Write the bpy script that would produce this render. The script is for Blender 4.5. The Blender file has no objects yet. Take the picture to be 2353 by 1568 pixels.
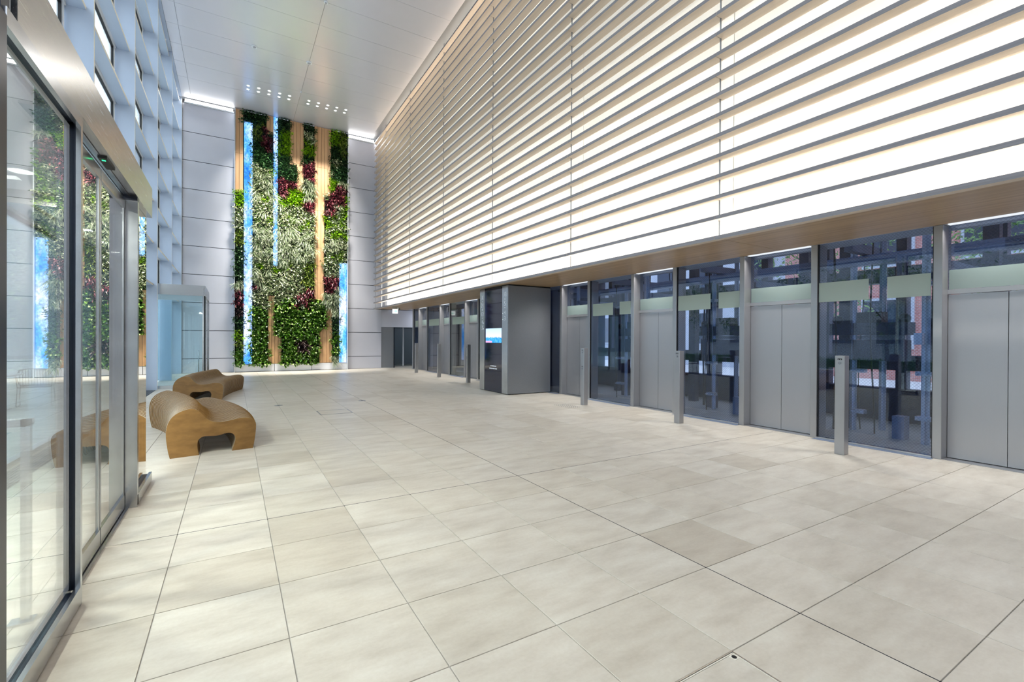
import bpy, bmesh, math, random
from mathutils import Vector, Matrix
random.seed(7)
S = bpy.context.scene
COL = S.collection
D = bpy.data

# ------------------------------------------------------------------ camera
YAW, PITCH, ROLL, FPX = 0.53992, -0.00383, 0.00509, 1065.69
fw = Vector((math.sin(YAW)*math.cos(PITCH), math.cos(YAW)*math.cos(PITCH), math.sin(PITCH)))
rt = Vector((math.cos(YAW), -math.sin(YAW), 0)); up = rt.cross(fw)
r2 = math.cos(ROLL)*rt + math.sin(ROLL)*up; u2 = -math.sin(ROLL)*rt + math.cos(ROLL)*up
cd = D.cameras.new('camera'); cam = D.objects.new('camera', cd); COL.objects.link(cam)
cd.sensor_width = 36; cd.sensor_fit = 'HORIZONTAL'; cd.lens = FPX/2353*36; cd.clip_start = .05; cd.clip_end = 300
cam.matrix_world = Matrix(((r2.x, u2.x, -fw.x, 0), (r2.y, u2.y, -fw.y, 0), (r2.z, u2.z, -fw.z, 1.5), (0, 0, 0, 1)))
S.camera = cam

# ------------------------------------------------------------------ world, exposure
w = D.worlds.new('sky'); S.world = w; w.use_nodes = True
bg = w.node_tree.nodes['Background']; bg.inputs[0].default_value = (.82, .89, 1.0, 1); bg.inputs[1].default_value = 2.75
S.view_settings.view_transform = 'Standard'; S.view_settings.look = 'None'
S.view_settings.gamma = 1; S.view_settings.use_curve_mapping = False
S.view_settings.exposure = 0.36
S.cycles.transparent_max_bounces = 32; S.cycles.max_bounces = 9; S.cycles.diffuse_bounces = 4; S.cycles.glossy_bounces = 5; S.cycles.use_adaptive_sampling = True; S.cycles.adaptive_threshold = .03
S.cycles.sample_clamp_indirect = 6

# ------------------------------------------------------------------ lamps of the hall
LOUVER_X, WALL_X = 5.97, 6.40
def area(name, loc, rot, sx, sy, power, color=(1, 1, 1), spread=180):
    l = D.lights.new(name, 'AREA'); l.shape = 'RECTANGLE'; l.size = sx; l.size_y = sy; l.energy = power; l.color = color
    l.spread = math.radians(spread)
    o = D.objects.new(name, l); o.location = loc; o.rotation_euler = rot; COL.objects.link(o); return o
def spot(name, loc, target, power, angle, blend=.5, color=(1, 1, 1), radius=.06):
    l = D.lights.new(name, 'SPOT'); l.energy = power; l.spot_size = math.radians(angle); l.spot_blend = blend; l.color = color; l.shadow_soft_size = radius
    o = D.objects.new(name, l); o.location = loc
    o.rotation_euler = (Vector(target)-Vector(loc)).to_track_quat('-Z', 'Y').to_euler(); COL.objects.link(o); return o
WARM = (1, .93, .82); NEUT = (1, .975, .96); COOL = (.86, .93, 1)
# LED lines in the troughs at the foot and at the head of the louvred wall
area('louver_foot_led', (6.25, 10, 3.03), (math.radians(180), 0, 0), .12, 25.2, 100, (1, .95, .86))
area('louver_head_led', (6.27, 10, 11.43), (0, 0, 0), .12, 25.2, 150, (1, .93, .84))
# Added fill lights on the back edge of every second slat, dimmed towards mid-height
for k in range(1, 29, 2):
    zz = 2.956+.2945*k+.027; f = (zz-3)/8.4
    p = 30-3*f/.3 if f < .3 else (27-18*(f-.3)/.3 if f < .6 else 9+25*(f-.6)/.4)
    area('slat_fill_lamp', (6.145, 8.85, zz), (0, math.radians(-90), 0), .03, 27.2, p, (1, .955, .88))
# unseen added fill lamps (the part of the ceiling above and behind the camera)
for ix, x in enumerate((-.6, 1.4, 3.4, 5.0)):
    for y in (-2.5, 1.0, 4.5, 8.0, 11.5):
        area('ceiling_fill_lamp', (x, y, 11.38), (0, 0, 0), .3, .3, 6, NEUT, 120)
# lamps in the head of each elevator recess
ELEV = [(1.145, 2.238), (3.80, 4.895), (6.45, 7.52), (9.12, 10.19), (15.33, 16.38), (17.95, 18.95), (20.6, 21.65)]
for a, b in ELEV:
    area('elevator_head_lamp', (7.70, (a+b)/2, 2.965), (0, math.radians(14), 0), .12, b-a-.1, 19, (1, .96, .92), 110)
# cove strips at the top of the far wall
area('cove_lamp_left', (-.92, 23.50, 11.40), (math.radians(-20), 0, 0), 1.75, .06, 45, (1, .97, .93))
area('cove_lamp_right', (5.40, 23.50, 11.40), (math.radians(-20), 0, 0), 1.3, .06, 36, (1, .97, .93))
SPOTX = [.455, .823, 1.195, 1.568, 1.93, 2.666, 3.037, 3.41, 3.772, 4.146]
for i, x in enumerate(SPOTX):
    spot('wall_spot_lamp', (x, 21.08, 11.40), (2.36+(x-2.36)*.88, 23.4, 7.7), 330, 50, .6, (1, .96, .88))
    spot('wall_spot_lamp', (x, 21.39, 11.40), (2.36+(x-2.36)*.92, 23.4, 3.2), 1000, 38, .6, (1, .96, .88))
# vestibule ceiling lamps
for y in (2.9, 3.75, 4.6, 5.35):
    area('vestibule_lamp', (-1.55, y, 2.80), (0, 0, 0), .12, .12, 58, (1, .95, .87))
for y in (17.4, 18.6):
    area('far_vestibule_lamp', (-1.35, y, 2.80), (0, 0, 0), .2, .2, 22, COOL)
area('corridor_lamp', (9.5, 22.9, 2.9), (0, 0, 0), 2.5, .3, 30, COOL)

# ------------------------------------------------------------------ node helpers
def lin(c):
    return tuple(((v/255)/12.92 if v/255 <= .04045 else ((v/255+.055)/1.055)**2.4) for v in c)
class NT:
    def __init__(s, name):
        s.m = D.materials.new(name); s.m.use_nodes = True; s.t = s.m.node_tree; s.t.nodes.clear()
        s.out = s.n('ShaderNodeOutputMaterial')
    def n(s, typ, **k):
        nd = s.t.nodes.new(typ)
        for a, v in k.items(): setattr(nd, a, v)
        return nd
    def l(s, a, b): s.t.links.new(a, b)
    def math(s, op, a, b=None, c=None):
        nd = s.n('ShaderNodeMath', operation=op)
        for i, v in enumerate((a, b, c)):
            if v is None: continue
            if isinstance(v, (int, float)): nd.inputs[i].default_value = v
            else: s.l(v, nd.inputs[i])
        return nd.outputs[0]
    def noise(s, vec, scale, detail=3, rough=.55):
        nd = s.n('ShaderNodeTexNoise'); nd.inputs['Scale'].default_value = scale; nd.inputs['Detail'].default_value = detail; nd.inputs['Roughness'].default_value = rough
        if vec is not None: s.l(vec, nd.inputs['Vector'])
        return nd
    def mapping(s, vec, scale=(1, 1, 1), loc=(0, 0, 0)):
        nd = s.n('ShaderNodeMapping'); nd.inputs['Scale'].default_value = scale; nd.inputs['Location'].default_value = loc; s.l(vec, nd.inputs['Vector']); return nd.outputs[0]
    def ramp(s, fac, stops):
        nd = s.n('ShaderNodeValToRGB'); e = nd.color_ramp.elements
        while len(e) < len(stops): e.new(.5)
        for i, (p, c) in enumerate(stops): e[i].position = p; e[i].color = (*c, 1)
        s.l(fac, nd.inputs[0]); return nd.outputs[0]
    def bsdf(s, color=(.8, .8, .8), rough=.5, metal=0., spec=.5):
        b = s.n('ShaderNodeBsdfPrincipled')
        if isinstance(color, tuple): b.inputs['Base Color'].default_value = (*color, 1)
        else: s.l(color, b.inputs['Base Color'])
        if isinstance(rough, (int, float)): b.inputs['Roughness'].default_value = rough
        else: s.l(rough, b.inputs['Roughness'])
        b.inputs['Metallic'].default_value = metal; b.inputs['Specular IOR Level'].default_value = spec
        s.l(b.outputs[0], s.out.inputs[0]); return b
    def bump(s, b, height, strength=.2, dist=.01):
        nd = s.n('ShaderNodeBump'); nd.inputs['Strength'].default_value = strength; nd.inputs['Distance'].default_value = dist
        s.l(height, nd.inputs['Height']); s.l(nd.outputs[0], b.inputs['Normal'])
    def pos(s): return s.n('ShaderNodeNewGeometry').outputs['Position']
def mixrgb(t, fac, a, b, typ='MIX'):
    nd = t.n('ShaderNodeMix', data_type='RGBA', blend_type=typ)
    if isinstance(fac, (int, float)): nd.inputs[0].default_value = fac
    else: t.l(fac, nd.inputs[0])
    for v, i in ((a, 6), (b, 7)):
        if isinstance(v, tuple): nd.inputs[i].default_value = (*v, 1)
        else: t.l(v, nd.inputs[i])
    return nd.outputs[2]
def plain(name, rgb, rough=.5, metal=0., var=.04, scale=3., spec=.5, bump=0., stretch=(1, 1, 1)):
    t = NT(name); c = lin(rgb); v = t.mapping(t.pos(), stretch)
    nz = t.noise(v, scale, 4)
    col = t.ramp(nz.outputs[0], [(.25, tuple(x*(1-var) for x in c)), (.75, tuple(min(1, x*(1+var)) for x in c))])
    b = t.bsdf(col, rough, metal, spec)
    if bump: t.bump(b, nz.outputs[0], bump)
    return t.m
def brushed(name, rgb, rough=.3, stretch=(1, 1, 60), metal=1., var=.08):
    t = NT(name); c = lin(rgb); v = t.mapping(t.pos(), stretch)
    nz = t.noise(v, 4, 3)
    col = t.ramp(nz.outputs[0], [(.3, tuple(x*(1-var) for x in c)), (.7, tuple(min(1, x*(1+var)) for x in c))])
    rr = t.math('MULTIPLY_ADD', nz.outputs[0], .12, rough-.06)
    t.bsdf(col, rr, metal); return t.m
def emit(name, rgb, strength):
    t = NT(name); e = t.n('ShaderNodeEmission'); e.inputs[0].default_value = (*lin(rgb), 1); e.inputs[1].default_value = strength
    t.l(e.outputs[0], t.out.inputs[0]); return t.m
def fres(t, boost):
    lw = t.n('ShaderNodeLayerWeight'); lw.inputs['Blend'].default_value = .5
    f = t.math('POWER', lw.outputs['Facing'], 5.0); f = t.math('MULTIPLY_ADD', f, .96, .04); f = t.math('MULTIPLY', f, boost)
    return t.math('MINIMUM', f, 1.0)
def glass(name, tint=(.95, .98, .98), boost=1.0, wire=None):
    t = NT(name)
    tr = t.n('ShaderNodeBsdfTransparent'); tr.inputs[0].default_value = (*tint, 1)
    gl = t.n('ShaderNodeBsdfGlossy'); gl.inputs['Roughness'].default_value = 0; gl.inputs[0].default_value = (1, 1, 1, 1)
    mx = t.n('ShaderNodeMixShader'); t.l(fres(t, boost), mx.inputs[0]); t.l(tr.outputs[0], mx.inputs[1]); t.l(gl.outputs[0], mx.inputs[2])
    res = mx.outputs[0]
    if wire:
        sp = t.n('ShaderNodeSeparateXYZ'); t.l(t.pos(), sp.inputs[0])
        a = t.math('ADD', sp.outputs[1], sp.outputs[2]); b = t.math('SUBTRACT', sp.outputs[1], sp.outputs[2])
        ms = []
        for q in (a, b):
            f = t.math('FRACT', t.math('DIVIDE', t.math('ADD', q, 50), wire)); ms.append(t.math('LESS_THAN', f, .085))
        mask = t.math('MULTIPLY', t.math('MAXIMUM', ms[0], ms[1]), .28)
        df = t.n('ShaderNodeBsdfDiffuse'); df.inputs[0].default_value = (*lin((52, 64, 88)), 1)
        m2 = t.n('ShaderNodeMixShader'); t.l(mask, m2.inputs[0]); t.l(res, m2.inputs[1]); t.l(df.outputs[0], m2.inputs[2]); res = m2.outputs[0]
    t.l(res, t.out.inputs[0]); return t.m
def frosted(name, rgb, opacity):
    t = NT(name); tr = t.n('ShaderNodeBsdfTransparent'); tr.inputs[0].default_value = (*lin((225, 240, 232)), 1)
    df = t.n('ShaderNodeBsdfDiffuse'); df.inputs[0].default_value = (*lin(rgb), 1)
    tl = t.n('ShaderNodeBsdfTranslucent'); tl.inputs[0].default_value = (*lin(rgb), 1)
    m0 = t.n('ShaderNodeMixShader'); m0.inputs[0].default_value = .45; t.l(df.outputs[0], m0.inputs[1]); t.l(tl.outputs[0], m0.inputs[2])
    mx = t.n('ShaderNodeMixShader'); mx.inputs[0].default_value = opacity; t.l(tr.outputs[0], mx.inputs[1]); t.l(m0.outputs[0], mx.inputs[2])
    t.l(mx.outputs[0], t.out.inputs[0]); return t.m
def stone(name, island):
    t = NT(name); p = t.pos()
    if island: r = t.n('ShaderNodeNewGeometry').outputs['Random Per Island']
    else: r = t.n('ShaderNodeObjectInfo').outputs['Random']
    cb = t.n('ShaderNodeCombineXYZ'); t.l(t.math('MULTIPLY', r, 37.), cb.inputs[0]); t.l(t.math('MULTIPLY', r, 91.), cb.inputs[1])
    ad = t.n('ShaderNodeVectorMath', operation='ADD'); t.l(p, ad.inputs[0]); t.l(cb.outputs[0], ad.inputs[1])
    v = t.mapping(ad.outputs[0], (1.6, 4.2, 1))
    n1 = t.noise(v, 1.5, 6, .62); n2 = t.noise(ad.outputs[0], 46, 4, .6)
    c1 = t.ramp(n1.outputs[0], [(.28, lin((180, 172, 159))), (.5, lin((197, 190, 178))), (.72, lin((208, 203, 192)))])
    c2 = t.ramp(n2.outputs[0], [(.3, (.90, .88, .85)), (.62, (1, 1, 1))])
    col = mixrgb(t, .5, c1, c2, 'MULTIPLY')
    tone = t.ramp(r, [(0, (.86, .83, .79)), (.12, (.94, .93, .91)), (.5, (1, .99, .975)), (1, (1.0, 1.0, 1.0))])
    col = mixrgb(t, 1., col, tone, 'MULTIPLY')
    b = t.bsdf(col, t.math('MULTIPLY_ADD', n1.outputs[0], .2, .30), 0, .45)
    t.bump(b, n2.outputs[0], .05, .002); return t.m
def wood(name, ca, cb_, axis_scale, rough=.45, scale=2.2):
    t = NT(name); r = t.n('ShaderNodeObjectInfo').outputs['Random']
    cb = t.n('ShaderNodeCombineXYZ'); t.l(t.math('MULTIPLY', r, 53.), cb.inputs[0]); t.l(t.math('MULTIPLY', r, 17.), cb.inputs[2])
    ad = t.n('ShaderNodeVectorMath', operation='ADD'); t.l(t.pos(), ad.inputs[0]); t.l(cb.outputs[0], ad.inputs[1])
    nz = t.noise(t.mapping(ad.outputs[0], axis_scale), scale, 5, .6)
    col = t.ramp(nz.outputs[0], [(.28, lin(ca)), (.72, lin(cb_))])
    b = t.bsdf(col, rough, 0, .4); t.bump(b, nz.outputs[0], .06, .003); return t.m
def led(name, hi, seed):
    t = NT(name); p = t.mapping(t.pos(), (1.0, 1, .45), (seed, 0, 0))
    n1 = t.noise(p, 1.6, 6, .7); n2 = t.noise(t.mapping(t.pos(), (3, 1, 2.0), (seed*2, 0, 3)), 4.5, 5, .75)
    c = t.ramp(n1.outputs[0], [(.32, lin((45, 120, 230))), (.45, lin((90, 170, 243))), (.54, lin((165, 198, 250))), (.66, lin((230, 234, 254)))])
    d = t.ramp(n2.outputs[0], [(.36, (.38, .42, .72)), (.5, (.85, .9, 1)), (.64, (1.25, 1.25, 1.25))])
    col = mixrgb(t, .9, c, d, 'MULTIPLY')
    e = t.n('ShaderNodeEmission'); t.l(col, e.inputs[0]); e.inputs[1].default_value = hi
    t.l(e.outputs[0], t.out.inputs[0]); return t.m
def leafmat(name, stops, rough=.38):
    t = NT(name); r = t.n('ShaderNodeNewGeometry').outputs['Random Per Island']; oi = t.n('ShaderNodeObjectInfo').outputs['Random']
    col = t.ramp(r, stops)
    tone = t.ramp(oi, [(0, (.75, .8, .75)), (1, (1.1, 1.1, 1.05))])
    col = mixrgb(t, 1., col, tone, 'MULTIPLY')
    b = t.bsdf(col, rough, 0, .45)
    tl = t.n('ShaderNodeBsdfTranslucent'); t.l(col, tl.inputs[0])
    mx = t.n('ShaderNodeMixShader'); mx.inputs[0].default_value = .25; t.l(b.outputs[0], mx.inputs[1]); t.l(tl.outputs[0], mx.inputs[2]); t.l(mx.outputs[0], t.out.inputs[0])
    return t.m

M = dict(
    tile=stone('stone_tile', False), tile_far=stone('stone_tile_far', True),
    grout=plain('grout', (168, 164, 158), .8),
    ceil=plain('ceiling_metal', (226, 226, 233), .26, .25, .01),
    void=plain('ceiling_void', (120, 120, 120), .8),
    panel=plain('grey_panel', (184, 185, 194), .5, .08, .02, 2),
    joint=plain('dark_joint', (38, 40, 46), .7),
    plaster=plain('pale_plaster', (214, 216, 222), .7),
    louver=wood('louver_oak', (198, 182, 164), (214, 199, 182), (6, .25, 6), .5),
    louverface_shaded=wood('louver_face_shaded', (118, 115, 118), (138, 135, 138), (6, .25, 30), .5),  # same slat wood, front shade put into a darker colour
    backing=plain('louver_backing', (243, 240, 232), .8, 0, .015, 30, .3, .02),
    soffit=wood('soffit_oak', (150, 124, 92), (186, 158, 122), (7, .22, 1), .38),
    plank=wood('cedar_plank', (186, 142, 100), (204, 164, 122), (6, 6, .3), .5),
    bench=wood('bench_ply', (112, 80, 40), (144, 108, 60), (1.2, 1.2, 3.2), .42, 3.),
    benchrib=wood('bench_rib_ply', (146, 124, 96), (172, 152, 124), (3, 3, 3), .45, 3.),
    steel=brushed('brushed_steel', (196, 198, 200), .24, (1, 1, 1), 1.), 
    steelh=brushed('satin_header_steel', (205, 203, 198), .25, (40, 1, 40), 1.),
    elev=brushed('elevator_steel', (168, 168, 171), .42, (1.5, 30, 1.2), .85, .012),
    post=brushed('post_steel', (166, 166, 168), .36, (1, 1, .6), .8, .03),
    casing=plain('pillar_casing', (138, 141, 146), .42, .6, .05, 60),
    fin=plain('fin_paint', (182, 196, 216), .45, .1, .02),
    cream=plain('fin_edge', (216, 210, 196), .5),
    white=plain('white_metal', (232, 236, 240), .4),
    dark=plain('dark_frame', (24, 30, 44), .3, .3),
    black=plain('black_gasket', (14, 15, 18), .5),
    blackglass=plain('black_glass', (26, 29, 48), .06, 0, .02, 3, .7),
    shaftsteel=plain('shaft_steel', (120, 132, 158), .45, .4, .12, 6),
    shaftdark=plain('shaft_dark', (46, 54, 78), .5, .2, .2, 4),
    galv=plain('galvanised_rail', (188, 198, 214), .35, .7, .08, 10),
    cable=plain('black_hose', (16, 18, 22), .5),
    yellow=plain('yellow_tag', (222, 190, 30), .5),
    glass=glass('clear_glass', (.93, .975, .97), 1.0),
    coated=glass('coated_glass', (.87, .92, .92), 1.9),
    glassdoor=glass('door_glass', (.87, .92, .92), 1.9),
    wire=glass('wired_glass', (.74, .81, .92), 1.3, .042),
    tglass=glass('teal_glass', (.86, .93, .945), 1.0),
    frost_bay_lit=frosted('frosted_band_bay_lit', (222, 234, 226), .80),  # same frosting, lightened to stand in for light missing at the bays
    frost=frosted('frosted_band', (168, 184, 182), .72),
    cove=emit('cove_led', (255, 252, 244), 6.),
    spotled=emit('spot_led', (255, 252, 246), 5.),
    headled=emit('elevator_head_led', (240, 246, 255), .8),
    vled=emit('vestibule_led', (255, 250, 240), 4.),
    signled=emit('sign_face', (255, 255, 255), 1.6),
    signgreen=emit('sign_green', (40, 215, 185), 1.2),
    greenled=emit('sensor_led', (60, 255, 160), 2.),
    s1=led('screen_blue_wide', 1.35, 3.), s2=led('screen_blue_narrow', 1.35, 8.), s3=led('screen_blue_low', 1.6, 21.),
    pave=plain('paving', (196, 198, 198), .8, 0, .05, 2),
    asphalt=plain('asphalt', (120, 122, 126), .9),
    bark=plain('bark', (86, 74, 62), .9, 0, .2, 20),
    brickw=None, concrete=plain('pale_concrete', (178, 184, 194), .8, 0, .05, 1), winglass=plain('window_dark', (40, 52, 70), .1, 0, .1, 1, .8),
    hedge=None, wirechair=plain('chair_wire', (70, 66, 68), .4, .5), tabletop=plain('table_top', (150, 158, 170), .4),
    white_text=plain('white_lettering', (240, 242, 245), .5), mat=plain('grille_bar', (120, 124, 130), .4, .7),
    felt=plain('planting_felt', (20, 30, 16), .95),
)
def brick_mat():
    t = NT('brick_facade'); b = t.n('ShaderNodeTexBrick'); b.inputs['Scale'].default_value = 4; b.inputs['Color1'].default_value = (*lin((196, 132, 122)), 1); b.inputs['Color2'].default_value = (*lin((176, 110, 104)), 1); b.inputs['Mortar'].default_value = (*lin((190, 180, 176)), 1)
    sp = t.n('ShaderNodeSeparateXYZ'); t.l(t.pos(), sp.inputs[0]); cb = t.n('ShaderNodeCombineXYZ'); t.l(sp.outputs[1], cb.inputs[0]); t.l(sp.outputs[2], cb.inputs[1]); t.l(cb.outputs[0], b.inputs['Vector'])
    t.bsdf(b.outputs[0], .9); return t.m
M['brickw'] = brick_mat()
def screen_city():
    t = NT('city_screen'); sp = t.n('ShaderNodeSeparateXYZ'); t.l(t.pos(), sp.inputs[0])
    n = t.noise(t.mapping(t.pos(), (1, 26, 14)), 1.5, 4, .7); n2 = t.noise(t.mapping(t.pos(), (1, 40, 2)), 1, 1)
    zz = t.math('ADD', sp.outputs[2], t.math('MULTIPLY', t.math('SUBTRACT', n2.outputs[0], .5), -.10))
    sky = t.ramp(t.math('DIVIDE', t.math('SUBTRACT', sp.outputs[2], 1.40), .40), [(.35, lin((226, 226, 250))), (.95, lin((190, 224, 252)))])
    city = t.ramp(n.outputs[0], [(.35, lin((25, 110, 225))), (.5, lin((40, 160, 235))), (.66, lin((150, 215, 250)))])
    pink = t.math('MULTIPLY', t.math('LESS_THAN', sp.outputs[2], 1.45), t.math('GREATER_THAN', sp.outputs[1], 11.62))
    city = mixrgb(t, pink, city, lin((230, 170, 225)))
    col = mixrgb(t, t.math('LESS_THAN', zz, 1.55), sky, city)
    e = t.n('ShaderNodeEmission'); t.l(col, e.inputs[0]); e.inputs[1].default_value = 1.15; t.l(e.outputs[0], t.out.inputs[0]); return t.m
M['city'] = screen_city()
L_ = {
    'lime': leafmat('leaf_lime', [(0, lin((84, 128, 10))), (.5, lin((136, 186, 18))), (1, lin((184, 220, 50)))]),
    'dark': leafmat('leaf_dark', [(0, lin((22, 52, 26))), (.6, lin((44, 84, 44))), (1, lin((86, 122, 72)))]),
    'varieg': leafmat('leaf_variegated', [(0, lin((38, 66, 28))), (.38, lin((84, 112, 58))), (.55, lin((208, 214, 164))), (1, lin((244, 242, 218)))]),
    'spider': leafmat('leaf_spider', [(0, lin((66, 88, 52))), (.4, lin((130, 146, 104))), (1, lin((230, 230, 206)))]),
    'red': leafmat('leaf_red', [(0, lin((44, 18, 26))), (.5, lin((92, 30, 46))), (.82, lin((146, 56, 74))), (1, lin((200, 136, 136)))]),
    'dracaena': leafmat('leaf_dracaena', [(0, lin((30, 54, 14))), (.5, lin((84, 116, 26))), (1, lin((176, 186, 90)))]),
    'heart': leafmat('leaf_heart', [(0, lin((34, 70, 12))), (.5, lin((78, 128, 26))), (.85, lin((136, 174, 60))), (1, lin((206, 220, 160)))]),
    'purple': leafmat('leaf_purple', [(0, lin((22, 14, 16))), (.6, lin((58, 36, 40))), (1, lin((120, 96, 90)))]),
}
M['treeleaf'] = leafmat('leaf_tree', [(0, lin((52, 96, 40))), (.6, lin((92, 140, 60))), (1, lin((150, 186, 100)))])

# ------------------------------------------------------------------ mesh helpers
def bbox(bm, x0, x1, y0, y1, z0, z1):
    v = [bm.verts.new((x, y, z)) for z in (z0, z1) for y in (y0, y1) for x in (x0, x1)]
    for f in ((0, 2, 3, 1), (4, 5, 7, 6), (0, 1, 5, 4), (2, 6, 7, 3), (0, 4, 6, 2), (1, 3, 7, 5)): bm.faces.new([v[i] for i in f])
def tube(bm, pts, r, seg=8, cap=True):
    pts = [Vector(p) for p in pts]; rings = []
    for i, p in enumerate(pts):
        d = (pts[min(i+1, len(pts)-1)]-pts[max(i-1, 0)]).normalized()
        a = d.cross(Vector((0, 0, 1)));
        if a.length < 1e-3: a = d.cross(Vector((1, 0, 0)))
        a.normalize(); b = d.cross(a); rr = r[i] if isinstance(r, (list, tuple)) else r
        rings.append([bm.verts.new(p+rr*(math.cos(t)*a+math.sin(t)*b)) for t in [2*math.pi*k/seg for k in range(seg)]])
    for A, B in zip(rings, rings[1:]):
        for k in range(seg): bm.faces.new((A[k], A[(k+1) % seg], B[(k+1) % seg], B[k]))
    if cap: bm.faces.new(rings[0][::-1]); bm.faces.new(rings[-1])
def disc(bm, c, r, h, seg=20, axis='Z'):
    c = Vector(c); d = {'Z': Vector((0, 0, 1)), 'X': Vector((1, 0, 0)), 'Y': Vector((0, 1, 0))}[axis]
    tube(bm, [c, c+d*h], r, seg)
def finish(bm, name, smooth=False):
    bmesh.ops.recalc_face_normals(bm, faces=bm.faces); me = D.meshes.new(name); bm.to_mesh(me); bm.free()
    if smooth:
        for p in me.polygons: p.use_smooth = True
    return me
def link(name, me, mat, parent=None, loc=(0, 0, 0)):
    if mat is not None and not me.materials: me.materials.append(mat)
    o = D.objects.new(name, me); o.location = loc; COL.objects.link(o)
    if parent is not None: adopt(o, parent)
    return o
def adopt(o, parent):
    o.parent = parent; r = parent
    t = Vector(parent.location)
    while r.parent: r = r.parent; t = t  # parents further up are already world placed
    o.matrix_parent_inverse = parent_world(parent).inverted()
def parent_world(p):
    m = Matrix.Translation(p.location)
    if p.parent: return parent_world(p.parent) @ p.matrix_parent_inverse @ m
    return m
_box = {}
def pbox(name, x0, x1, y0, y1, z0, z1, mat, parent=None, bevel=0.):
    k = (round(x1-x0, 4), round(y1-y0, 4), round(z1-z0, 4), mat.name, bevel)
    if k not in _box:
        bm = bmesh.new(); bbox(bm, -k[0]/2, k[0]/2, -k[1]/2, k[1]/2, -k[2]/2, k[2]/2)
        if bevel: bmesh.ops.bevel(bm, geom=bm.edges[:], offset=bevel, segments=1, affect='EDGES', profile=.5)
        _box[k] = finish(bm, name)
    return link(name, _box[k], mat, parent, ((x0+x1)/2, (y0+y1)/2, (z0+z1)/2))
_slat = {}
def slat(name, x0, x1, y0, y1, z0, z1, parent):
    k = (round(x1-x0, 3), round(y1-y0, 3), round(z1-z0, 3))
    if k not in _slat:
        bm = bmesh.new(); bbox(bm, -k[0]/2, k[0]/2, -k[1]/2, k[1]/2, -k[2]/2, k[2]/2)
        bmesh.ops.recalc_face_normals(bm, faces=bm.faces)
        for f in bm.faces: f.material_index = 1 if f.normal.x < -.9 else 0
        me = D.meshes.new(name); bm.to_mesh(me); bm.free(); me.materials.append(M['louver']); me.materials.append(M['louverface_shaded']); _slat[k] = me
    return link(name, _slat[k], None, parent, ((x0+x1)/2, (y0+y1)/2, (z0+z1)/2))
def tag(o, label=None, cat=None, group=None, kind=None):
    if label: o['label'] = label
    if cat: o['category'] = cat
    if group: o['group'] = group
    if kind: o['kind'] = kind
    return o
def thing(name, loc, label, cat, group=None):
    o = D.objects.new(name, None); o.location = loc; o.empty_display_size = .2; COL.objects.link(o)
    return tag(o, label, cat, group)
def structure(name, loc=(0, 0, 0)):
    o = D.objects.new(name, None); o.location = loc; COL.objects.link(o); o['kind'] = 'structure'; return o
ORD = ['first', 'second', 'third', 'fourth', 'fifth', 'sixth', 'seventh', 'eighth', 'ninth', 'tenth']

CEIL = 11.45
# ================================================================== FLOOR
floor = pbox('floor', -2.3, 10.6, -5, 26.4, -.12, -.006, M['grout']); floor['kind'] = 'structure'
TX0, TW, TY0, TD = -.3657, .608, 4.329, .5926
G = .0028
bmf = bmesh.new()
HATCH = {(3, 6)}
for j in range(16, -38, -1):
    for i in range(-4, 18):
        x0 = TX0+TW*i; y1 = TY0-TD*(j-1); y0 = y1-TD
        x1 = x0+TW
        if x0 < -2.3: x0 = -2.29
        if x0 >= 8.15 and y0 < 22.6: continue
        if x1 > 10.6 or y1 > 26.4 or y0 < -5: continue
        if (i, j) in HATCH: continue
        if -9 <= j <= 6 and i <= 13:
            pbox('tile', x0+G, x1-G, y0+G, y1-G, -.02, 0, M['tile'], floor, .0012)
        else:
            bbox(bmf, x0+G, x1-G, y0+G, y1-G, -.02, 0)
ft = link('floor_tiles', finish(bmf, 'floor_tiles'), M['tile_far'], floor); ft['kind'] = 'stuff'

pbox('movement_joint', TX0+TW*5-.003, TX0+TW*5+.003, -3, 23.3, -.004, .0004, M['joint'], floor)
pbox('movement_joint', -.7, 7.6, TY0-.003, TY0+.003, -.004, .0004, M['joint'], floor)
# ================================================================== CEILING
ceiling = pbox('ceiling', -2.35, 10.6, -5, 26.4, CEIL+.16, CEIL+.3, M['void']); ceiling['kind'] = 'structure'
XB = [-1.87, -1.548, 2.30, 5.80]
yj = [13.5+1.165*k for k in range(-16, 9)]
yj[-1] = 23.45
for a, b in zip(yj, yj[1:]):
    for xa, xb in zip(XB, XB[1:]):
        pbox('ceiling_panel', xa+.004, xb-.004, a+.004, b-.004, CEIL, CEIL+.03, M['ceil'], ceiling)
pbox('perimeter_groove', 5.80, 6.44, -5, 23.6, CEIL+.05, CEIL+.08, M['casing'], ceiling)
for i, y in enumerate((-1, 2.5, 6, 9.5, 13, 16.5, 20)):
    pbox('facade_soffit', -2.22, -1.875, y+.03, y+3.47, CEIL-.005, CEIL+.03, M['fin'], ceiling)

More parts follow.
